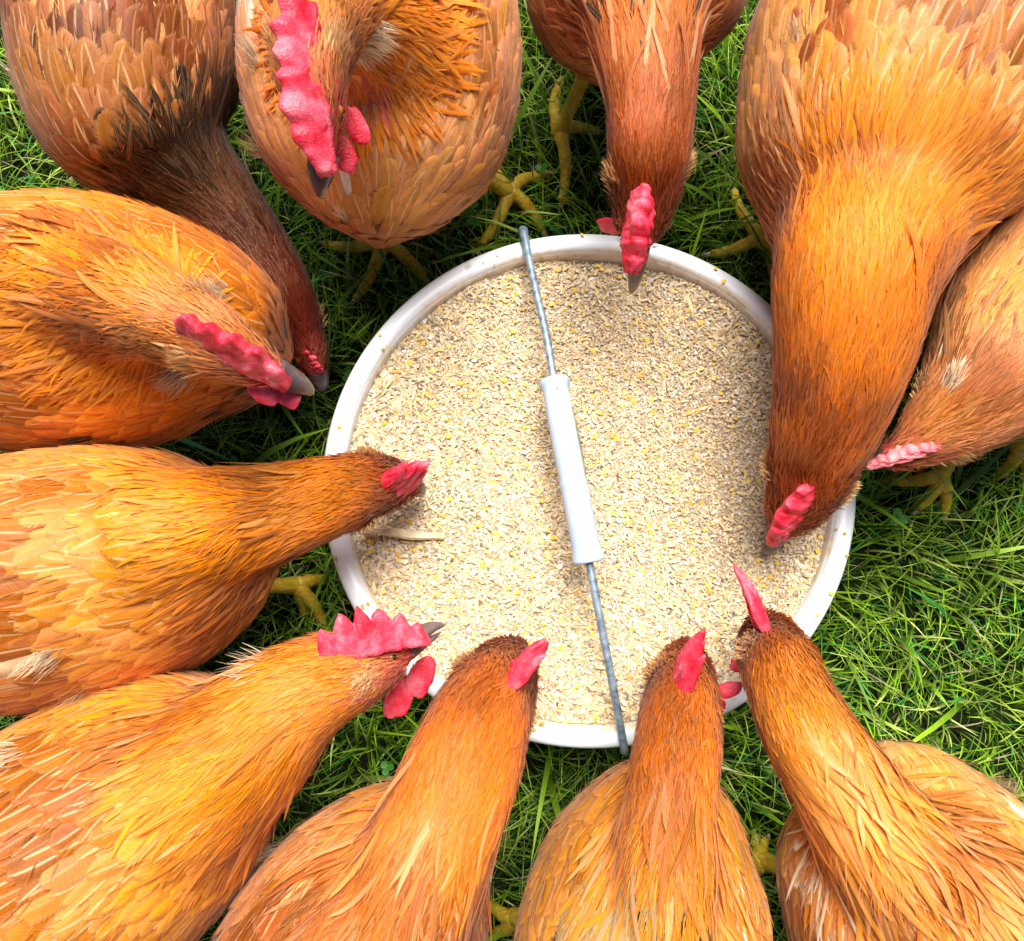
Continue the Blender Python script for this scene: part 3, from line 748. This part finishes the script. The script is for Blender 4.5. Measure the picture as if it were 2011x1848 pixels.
    # white down tufts
    for (fu, fv, fn_, fr) in sp.get('fluff', ()):
        fn_ = int(fn_ * 1.8)
        h0, n0, _, _ = bvh.ray_cast(cam.location, (at(fu, fv, 0) - cam.location).normalized())
        if h0 is None: h0, n0, _, _ = bvh.find_nearest(at(fu, fv, .22))
        q = np.array(h0) + r_.normal(0, fr * .6, (fn_, 3)); q2 = []; n2 = []
        for x in q:
            l2, nx_, _, _ = bvh.find_nearest(Vector(x)); q2.append(tuple(l2)); n2.append(tuple(nx_))
        q2 = np.array(q2); n2 = np.array(n2); _, fl, _, _, _ = locate(q2); dd = flowdir(q2, n2, fl, .32, 60)
        sets.append(feathers(q2 + n2 * .001, dd, n2, r_.uniform(.007, .020, fn_), r_.uniform(.0005, .0012, fn_), np.tile([[.90, .70, .46]], (fn_, 1)) * r_.uniform(.7, 1.1, (fn_, 1)), bvh, 4, 2, .008, sh_thin, False, seed + 7, 1.1, .8, 0))
    # short hair-like feathers of the upper neck and head
    hw = np.where(sF > 1.05, 1.0, 0.0) * np.interp(sF, [1.0, 1.4, 2.0], [.25, .8, 1.0])
    P, Nn = scatter(co, nrm, area, tri, 9500, hw + 1e-9, r_); s, fl, w, i1, i2 = locate(P)
    nr = np.linalg.norm(P - nBR, axis=1); ok = (s > 1.05) & (r_.random(len(P)) < np.clip((nr - .008) / .022, .06, 1)); P, Nn, s, fl, nr = P[ok], Nn[ok], s[ok], fl[ok], nr[ok]
    D = flowdir(P, Nn, fl, .22, 60); n = len(P)
    Lf = np.interp(s, [1.05, 1.5, 1.75, 2.0], [.015, .011, .0075, .0045]) * r_.uniform(.6, 1.4, n); Wf = np.interp(s, [1.05, 1.6, 2.0], [.0016, .0013, .0009]) * r_.uniform(.7, 1.3, n)
    cc_ = col_of(P, s, .12)
    cheek = np.clip((sp.get('face', .040) - nr) / .018, 0, 1)[:, None] * .6; cc_ = cc_ * (1 - cheek) + np.array([.62, .20, .13]) * cheek
    sets.append(feathers(P + Nn * .0002, D, Nn, Lf, Wf, cc_, bvh, 4, 2, .0019, sh_thin, False, seed + 4, 1.12, .9, 0))
    # cream ear tufts
    for sd in (1, -1):
        ec = HC - Uw * .004 + Sw * sd * .022 - Fw * .010; loc, nn_, _, _ = bvh.find_nearest(ec + Sw * sd * .02)
        m = 150; q = np.array(loc) + r_.normal(0, .0045, (m, 3)); q2 = []; n2 = []
        for x in q:
            l2, nx_, _, _ = bvh.find_nearest(Vector(x)); q2.append(tuple(l2)); n2.append(tuple(nx_))
        q2 = np.array(q2); n2 = np.array(n2); dd = flowdir(q2, n2, np.tile(-nF, (m, 1)), .5)
        sets.append(feathers(q2, dd, n2, r_.uniform(.006, .011, m), r_.uniform(.001, .0018, m), np.tile([[.86, .56, .28]], (m, 1)) * r_.uniform(.7, 1.15, (m, 1)), bvh, 4, 2, .005, sh_thin, False, seed + 6, 1.1, .8, 0))
    off = 0; VV = []; FF = []; CC = []; UU = []
    for a, b, c, d in sets: VV.append(a); FF.append(b + off); CC.append(c); UU.append(d); off += len(a)
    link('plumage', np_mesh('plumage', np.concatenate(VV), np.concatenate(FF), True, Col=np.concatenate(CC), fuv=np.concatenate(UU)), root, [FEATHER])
    # --- comb, beak, wattles, eyes
    cb = sp['comb']; cl = cam.location
    def hit(u, v):
        h, n_, _, _ = bvh.ray_cast(cl, (at(u, v, 0) - cl).normalized())
        return h if h is not None else at(u, v, HC.z)
    q0 = hit(*cb['b0'][:2]) if len(cb['b0']) == 2 else at(*cb['b0']); q1 = hit(*cb['b1'][:2]) if len(cb['b1']) == 2 else at(*cb['b1'])
    mid = (q0 + q1) * .5; cF = (q1 - q0); cl_ = cF.length; cF.normalize(); tp = at(cb['top'][0], cb['top'][1], mid.z + cb['top'][2])
    cU = tp - mid; cU -= cF * cU.dot(cF); ch = cU.length; cU.normalize(); cS = cF.cross(cU)
    link('comb', comb_mesh(mid - cU * .003, cF, cU, cS, cl_ * .54, cl_ * .52, ch * 1.05 + .003, 0, cb.get('th', .009), cb.get('teeth', 6), seed, math.radians(cb.get('bend', 0)), cb.get('curve', -.012), cb.get('tooth', .36), cb.get('env', .6)), root, [COMBP if cb.get('pale') else COMB])
    bw = sp.get('beakw', .0085); bp = Parts(); bl = (TIP - BR).length
    n_ = 12; up_pts = []; rr_ = []
    for i in range(n_):
        x = i / (n_ - 1); p = (BR - Fw * .006).lerp(TIP, x) + Uw * (.0035 * math.sin(math.pi * x * .9)) - Uw * .003 * x ** 3; up_pts.append(p); rr_.append(bw * (1 - x) ** .62 + .0006)
    bp.tube(up_pts, rr_, 16, flat=.85, up=Uw)
    lo = [(BR - Fw * .006).lerp(TIP, x * .86) - Uw * .0045 for x in [i / 7 for i in range(8)]]
    bp.tube(lo, [bw * .78 * (1 - i / 7) ** .6 + .0006 for i in range(8)], 14, flat=.5, up=Uw)
    link('beak', bp.mesh('beak'), root, [BEAK])
    wt_ = sp.get('wat', {}); wl = wt_.get('size', .013); wpts = wt_.get('pts')
    for sd in (1, -1):
        c = BR - Fw * wt_.get('back', .008) - Uw * wt_.get('drop', .014) + Sw * sd * wt_.get('out', .010)
        if wpts: c = Vector(at(*wpts[0 if sd > 0 else 1]))
        dn = (-Uw * .5 + Vector((0, 0, -.5)) + Sw * sd * wt_.get('splay', .25)).normalized(); ax = (Fw - dn * Fw.dot(dn)).normalized(); ay = dn.cross(ax)
        if wpts:
            dn = Vector(wt_['wd']).normalized(); ay = (c - cam.location).normalized(); ay = (ay - dn * ay.dot(dn)).normalized(); ax = dn.cross(ay)
        Vb, Fb = blob(c + dn * wl * .3, ax, ay, dn, wl * .62, wl * .17, wl * 1.1, seed + sd, pear=.30); wp = Parts(); wp.add(Vb, Fb); link('wattle', wp.mesh('wattle'), root, [COMB])
        ec = HC.lerp(BR, .45) + Uw * .004; loc, nn_, _, _ = bvh.find_nearest(ec + Sw * sd * .03)
        Vb, Fb = blob(loc - nn_ * .0012, Sw, Fw, Uw, .0036, .0036, .0036, 0, 14, 10); ep = Parts(); ep.add(Vb, Fb)
        Vb, Fb = blob(loc + nn_ * .0010, Sw, Fw, Uw, .0018, .0018, .0018, 0, 12, 8); ep.add(Vb, Fb, 1)
        link('eye', ep.mesh('eye'), root, [EYE, PUPIL])
    return root

TAN = (.68, .255, .095); ORG = (.74, .215, .014); DEEP = (.52, .135, .014); RUST = (.36, .085, .020); BUFF = (.74, .33, .14); YEL = (.75, .26, .036)
MAUVE = (.27, .085, .042); BRN = (.24, .075, .022); PINK = (.55, .19, .10)
WHT = (.85, .70, .52); BLK = (.03, .015, .008)
HENS = [
 dict(seed=1, fluff=[(5,170,30,.008)], cape=20, pale=.1,
  label='dark mauve-brown hen at the top left, shaded dark neck stretched low between two other hens',
  body=[(195,-420,.24,60,.03),(210,-300,.24,150,.07),(232,-120,.22,215,.09),(248,60,.21,230,.10),(262,210,.20,208,.10),(295,320,.18,150,.08),(330,400,.17,80,.05)],
  neck=[(275,200,.205,190,.08),(330,300,.19,140,.06),(405,390,.17,116),(485,480,.155,92),(550,575,.145,76),(592,655,.135,54),(612,705,.13,38),(628,748,.12,19)],
  skull=(600,670,.135), tip=(634,774,.113), feet=[(330,330,[(400,420),(300,440)]),(180,250,[(150,350),(230,350)])],
  pal=[(0,MAUVE),(.35,(.33,.115,.05)),(.75,(.38,.14,.045)),(1.0,(.20,.065,.012)),(1.12,(.055,.015,.004)),(1.45,(.075,.014,.005)),(2,(.20,.02,.012))],  # neck stops deepened: the shade lying over the neck is put into its colour
  patches=[(325,315,.29,.032,BLK,.6),(400,340,.25,.03,BLK,.6),(130,120,.30,.03,(.16,.04,.015),.5),(400,60,.3,.02,BUFF,.5),(90,30,.30,.03,BUFF,.5),(380,190,.30,.03,BUFF,.4)],
  comb=dict(b0=(600,690), b1=(632,745), top=(630,712,.010), th=.006, teeth=5), roll=-30),
 dict(seed=2, face=.070, fluff=[(680,428,14,.003),(722,78,110,.008),(505,120,40,.006),(480,310,25,.006)],
  label='hen with raised head, its long pink comb flopped over the left of its face',
  body=[(760,-420,.24,60,.03),(755,-300,.24,170,.08),(750,-120,.23,255,.10),(750,50,.22,290,.11),(750,190,.21,288,.11),(750,290,.205,262,.10),(748,360,.20,222,.085),(746,415,.195,165,.06),(745,440,.19,115,.04)],
  neck=[(750,140,.26,200,.075),(712,50,.312,160,.055),(655,10,.36,122,.036),(622,60,.395,122,.028),(612,130,.415,126,.024),(626,205,.415,102,.018),(640,272,.405,58,.014),(638,328,.398,32,.010)],
  skull=(606,120,.425), tip=(628,390,.385), feet=[(752,480,[(700,590),(835,548),(640,482),(760,395)]),(1000,380,[(940,490),(1065,455),(1075,345),(960,300)])],
  pal=[(0,TAN),(.5,BUFF),(.85,(.50,.20,.055)),(.97,(.52,.20,.05)),(1.02,ORG),(1.3,ORG),(1.55,(.60,.24,.07)),(2,(.58,.24,.11))],
  patches=[(672,235,.41,.016,(.80,.13,.12),.8),(706,140,.42,.013,(.80,.17,.14),.6),(700,430,.2,.02,WHT,.3),(480,300,.2,.02,WHT,.35),(490,60,.24,.03,WHT,.3)],
  comb=dict(b0=(586,2,.447), b1=(628,332,.420), top=(555,192,.014), th=.014, teeth=7, bend=12, tooth=.20, env=.5), roll=18, wat=dict(size=.0098, wd=(.3,-.8,-.4), pts=[(696,236,.39),(672,290,.388)])),
 dict(seed=3, face=.062, fluff=[(430,578,45,.006),(355,735,45,.007)], cape=40,
  label='orange hen with head held over its back, purple-grey beak pointing right at the tub',
  body=[(-420,640,.24,60,.03),(-300,640,.24,150,.08),(-100,642,.23,240,.10),(100,642,.22,270,.11),(260,646,.21,256,.11),(410,660,.20,200,.10),(520,690,.19,125,.07)],
  neck=[(150,600,.27,165,.07),(225,590,.315,130,.05),(300,612,.35,112,.036),(360,640,.375,100,.028),(420,672,.385,86,.023),(480,702,.382,64,.018),(530,728,.375,44,.013),(562,744,.370,28,.010)],
  skull=(415,672,.39), tip=(618,772,.352), feet=[(330,720,[(400,760),(410,700)]),(250,620,[(320,640),(330,600)])],
  pal=[(0,TAN),(.45,(.60,.26,.075)),(.8,ORG),(1.0,ORG),(1.25,YEL),(1.5,(.62,.25,.07)),(2,(.60,.27,.13))],
  patches=[(560,720,.24,.02,BLK,.3),(240,870,.22,.03,BLK,.15)],
  comb=dict(b0=(360,635,.405), b1=(566,745,.388), top=(478,652,.024), th=.013, teeth=5, bend=10), roll=-8, wat=dict(size=.009, wd=(.7,-.5,-.3), pts=[(505,762,.368),(552,768,.362)])),
 dict(seed=4, fluff=[(168,1362,40,.006),(98,1285,30,.006)], cape=18,
  label='orange hen on the left side with long neck over the rim above the pale stalk',
  body=[(-420,1190,.24,60,.03),(-300,1180,.24,140,.07),(-120,1165,.23,240,.10),(80,1142,.22,274,.11),(260,1115,.21,258,.11),(400,1098,.20,208,.10),(500,1085,.19,125,.07)],
  neck=[(330,1070,.25,185,.08),(450,1035,.255,142,.06),(545,1005,.25,116),(630,980,.235,98),(700,960,.21,84),(755,948,.185,66),(795,950,.162,42),(815,955,.145,24)],
  skull=(745,948,.19), tip=(826,972,.118), feet=[(585,1150,[(650,1140),(640,1235),(600,1210)]),(380,1200,[(440,1200),(430,1250)])],
  pal=[(0,TAN),(.4,(.67,.27,.085)),(.8,(.70,.275,.055)),(1.0,YEL),(1.3,(.68,.25,.04)),(1.6,(.58,.17,.03)),(2,(.42,.11,.025))],
  patches=[(165,1360,.24,.014,WHT,.5),(95,1290,.27,.014,(.78,.5,.28),.6),(10,1060,.3,.03,(.36,.10,.03),.5)],
  comb=dict(b0=(750,945), b1=(806,958), top=(854,900,.016), th=.013, teeth=5, env=.4, tooth=.45)),
 dict(seed=5, face=.062, fluff=[(10,1490,50,.012),(692,1402,70,.007),(505,1300,26,.012)], cape=36, pale=.5,
  label='hen showing its whole serrated red comb and two red wattles side-on, lower left',
  body=[(-350,2100,.24,60,.03),(-250,2020,.24,150,.08),(-90,1868,.23,265,.10),(85,1728,.22,300,.11),(245,1608,.21,290,.11),(390,1510,.20,240,.10),(490,1448,.19,155,.07)],
  neck=[(360,1550,.24,210,.08),(480,1460,.255,165,.06),(568,1378,.26,136),(646,1333,.26,108),(710,1315,.252,84),(765,1290,.242,58),(808,1268,.235,34)],
  skull=(715,1312,.255), tip=(872,1222,.212), up=(-.45,.80,.42), feet=[(440,1580,[(500,1540),(510,1600)]),(360,1500,[(420,1460),(430,1500)])],
  pal=[(0,TAN),(.4,(.70,.295,.095)),(.75,(.72,.29,.06)),(1.0,YEL),(1.3,(.66,.23,.035)),(1.6,(.64,.24,.055)),(2,(.64,.26,.13))],
  patches=[(790,1305,.24,.014,(.80,.20,.16),.6),(745,1345,.25,.012,(.80,.25,.18),.5),(20,1480,.3,.025,BUFF,.5),(80,1700,.3,.03,(.40,.12,.03),.4),(470,1310,.24,.02,(.80,.52,.32),.5),(690,1450,.2,.025,WHT,.3)],
  comb=dict(b0=(640,1290), b1=(836,1244), top=(757,1176,.006), th=.008, teeth=6), wat=dict(size=.0145, wd=(-.45,-.85,-.25), pts=[(832,1318,.213),(790,1358,.208)])),
 dict(seed=6, cape=90, pale=.5, fluff=[(470,1600,40,.008)],
  label='hen below the tub with nape to the camera and its comb leaning right',
  body=[(400,2380,.24,60,.03),(450,2260,.24,160,.08),(540,2120,.23,245,.10),(620,1990,.22,268,.11),(700,1855,.21,265,.11),(765,1740,.20,235,.10),(812,1650,.19,180,.08),(835,1600,.18,110,.05)],
  neck=[(770,1850,.25,165,.07),(826,1720,.27,150,.055),(872,1600,.275,142),(918,1485,.265,132),(948,1402,.245,116),(976,1345,.215,97),(998,1300,.182,68),(1010,1272,.158,28)],
  skull=(982,1330,.212), tip=(1022,1262,.118), feet=[(900,1760,[(960,1700),(980,1790),(940,1820)]),(680,1740,[(700,1650),(660,1640)])],
  pal=[(0,TAN),(.4,(.50,.19,.06)),(.8,(.60,.23,.06)),(1.0,(.66,.27,.07)),(1.3,(.62,.20,.04)),(1.55,(.54,.15,.03)),(2,(.34,.085,.02))],
  patches=[(640,1620,.25,.035,BUFF,.5),(900,1800,.27,.03,BUFF,.5),(450,1800,.25,.04,(.26,.08,.035),.5)],
  comb=dict(b0=(1006,1352), b1=(1018,1302), top=(1062,1228,.018), th=.012, teeth=4, env=.35, tooth=.55, bend=10), roll=10),
 dict(seed=7, cape=110, pale=.45,
  label='hen with straight upright neck at the bottom, yellow back flecked black, beside the handle end',
  body=[(1260,2420,.24,60,.03),(1258,2300,.24,160,.08),(1258,2150,.23,240,.10),(1258,2000,.22,270,.11),(1260,1860,.21,270,.11),(1275,1715,.20,238,.10),(1298,1605,.19,178,.08),(1312,1545,.18,110,.05)],
  neck=[(1290,1840,.26,140,.07),(1304,1710,.28,118,.05),(1315,1590,.28,108),(1328,1490,.27,102),(1337,1400,.25,94),(1341,1340,.22,80),(1345,1297,.185,52),(1347,1272,.16,28)],
  skull=(1341,1335,.215), tip=(1349,1262,.12), feet=[(1480,1700,[(1500,1650),(1530,1700)]),(1010,1800,[(960,1770),(970,1830)])],
  pal=[(0,(.60,.28,.07)),(.5,(.58,.25,.06)),(.8,(.52,.19,.035)),(1.0,(.64,.26,.04)),(1.3,(.64,.22,.035)),(1.6,(.60,.19,.035)),(2,(.38,.10,.025))],
  patches=[(1110,1800,.28,.035,BLK,.22),(1190,1760,.29,.04,(.45,.30,.13),.6),(1380,1820,.3,.05,BLK,.06),(1440,1700,.28,.025,WHT,.25)],
  comb=dict(b0=(1343,1358), b1=(1342,1298), top=(1356,1210,.018), th=.014, teeth=4, env=.35, tooth=.55, bend=14), wat=dict(size=.010, wd=(.2,-.8,-.5), pts=[(1405,1372,.19),(1300,1300,.15)])),
 dict(seed=8, cape=200, pale=.55, capeto=1.5, fluff=[(1955,1535,50,.006)],
  label='hen at the bottom right corner with long loose neck feathers and thin upright comb',
  body=[(2150,2350,.24,60,.03),(2080,2250,.24,160,.08),(1990,2110,.23,250,.10),(1915,1980,.22,300,.11),(1855,1850,.22,305,.11),(1805,1745,.21,290,.11),(1775,1650,.20,268,.09),(1755,1570,.19,205,.07),(1745,1520,.18,120,.05)],
  neck=[(1795,1770,.26,165,.07),(1725,1650,.28,142,.055),(1655,1540,.285,120),(1590,1440,.275,108),(1550,1355,.26,96),(1525,1295,.235,90),(1508,1250,.20,66),(1498,1222,.17,32)],
  skull=(1524,1285,.23), tip=(1488,1215,.13), feet=[(1500,1690,[(1480,1640),(1450,1690)]),(1900,1700,[(1930,1640),(1880,1620)])],
  pal=[(0,BUFF),(.5,(.72,.34,.11)),(.9,(.74,.36,.12)),(1.02,(.70,.28,.06)),(1.3,(.68,.26,.055)),(1.6,(.62,.22,.05)),(2,(.46,.14,.03))],
  patches=[(1600,1680,.27,.035,WHT,.5),(1960,1520,.24,.02,WHT,.4),(1700,1760,.3,.03,BUFF,.4)],
  comb=dict(b0=(1502,1240), b1=(1490,1205), top=(1466,1098,.018), th=.0105, teeth=3, env=.42, tooth=.55, bend=-10), wat=dict(size=.009, wd=(-.9,-.3,-.3), pts=[(1440,1352,.19),(1466,1300,.15)])),
 dict(seed=9, fluff=[(1572,75,14,.006)], cape=25,
  label='largest hen, at the upper right, broad fanned back and thick orange neck in the tub',
  body=[(1980,-420,.26,60,.03),(1950,-300,.26,170,.08),(1890,-130,.25,280,.11),(1830,40,.24,338,.12),(1775,190,.235,348,.12),(1722,330,.23,300,.11),(1695,440,.22,225,.09),(1680,510,.20,150,.06)],
  neck=[(1722,360,.235,235,.09),(1702,465,.268,200,.065),(1678,550,.285,182),(1660,670,.275,162),(1634,790,.255,138),(1603,890,.228,114),(1578,965,.195,86),(1550,1015,.165,58),(1530,1048,.145,30)],
  skull=(1572,975,.195), tip=(1496,1088,.115), feet=[(1490,470,[(1395,502),(1520,565),(1440,380)]),(1800,420,[(1760,500),(1850,500)])],
  pal=[(0,(.40,.13,.05)),(.3,(.56,.23,.07)),(.6,(.66,.29,.09)),(.9,(.66,.25,.05)),(1.02,(.72,.22,.012)),(1.4,(.68,.18,.012)),(1.7,(.58,.14,.015)),(2,(.42,.11,.02))],
  patches=[(1545,440,.2,.03,(.30,.06,.012),.8),(1530,300,.25,.045,BUFF,.6),(1600,90,.28,.03,(.38,.10,.03),.6),(1870,80,.33,.022,BUFF,.4),(1960,120,.33,.04,(.42,.14,.05),.5)],
  comb=dict(b0=(1588,955), b1=(1510,1072), top=(1538,1012,.020), th=.014, teeth=5, bend=10), wat=dict(size=.010)),
 dict(seed=10, fluff=[(1865,757,30,.004)],
  label='hen at the right edge under the largest hen, low pale pink comb along its head',
  body=[(2450,300,.20,60,.03),(2380,360,.20,150,.07),(2270,420,.18,270,.09),(2170,520,.175,290,.095),(2080,610,.17,270,.09),(2000,685,.165,220,.08),(1940,745,.16,140,.05)],
  neck=[(2090,620,.20,250,.07),(2000,690,.215,205,.05),(1935,755,.225,155),(1880,808,.228,116),(1828,848,.225,84),(1785,880,.22,54),(1745,898,.214,34),(1725,905,.21,26)],
  skull=(1812,866,.226), tip=(1686,917,.195), feet=[(1842,935,[(1852,1010),(1745,945),(1800,1000)]),(2000,880,[(1950,940),(2010,950)])],
  pal=[(0,TAN),(.5,BUFF),(.8,(.56,.27,.10)),(1.0,(.60,.27,.09)),(1.3,(.60,.26,.10)),(1.6,(.58,.22,.09)),(2,(.54,.17,.09))],
  patches=[(1850,760,.25,.009,WHT,.5),(1830,700,.2,.04,(.30,.12,.04),.5)],  # brown patch paints the larger hen's shade onto the left side
  comb=dict(b0=(1870,856), b1=(1706,907), top=(1784,878,.003), th=.011, pale=1, teeth=9), wat=dict(size=.008, drop=.012, out=.008), beakw=.0075),
 dict(seed=11, cape=110, pale=.7, capeto=1.5, fluff=[(1192,350,20,.005),(1352,350,20,.005)],
  label='hen at the top centre, red-brown streaked neck, dark beak pointing over the far rim',
  body=[(1250,-560,.24,60,.03),(1250,-440,.24,150,.08),(1250,-280,.22,215,.10),(1248,-120,.21,232,.11),(1248,0,.20,232,.11),(1248,80,.19,195,.09),(1250,135,.18,130,.06)],
  neck=[(1260,-90,.26,170,.07),(1266,20,.28,138,.055),(1275,120,.29,116),(1278,220,.29,102),(1273,310,.285,96),(1265,385,.265,82),(1258,445,.24,58),(1253,488,.222,34)],
  skull=(1264,385,.275), tip=(1240,580,.175), feet=[(1098,262,[(1103,400),(1172,262),(1100,165)]),(1290,60,[(1290,150),(1330,130)])],
  pal=[(0,TAN),(.6,(.54,.23,.07)),(1.0,(.50,.17,.05)),(1.25,(.52,.15,.04)),(1.6,(.46,.125,.045)),(2,(.40,.125,.04))],
  patches=[(1160,90,.27,.03,PINK,.45),(1390,90,.27,.03,PINK,.45),(1270,10,.3,.05,BLK,.10)],
  comb=dict(b0=(1264,370), b1=(1242,532), top=(1254,455,.016), th=.018, teeth=5), wat=dict(size=.012, drop=.012, out=.014, back=.012, splay=.9)),
]
import sys
for sp in HENS: make_hen(sp)
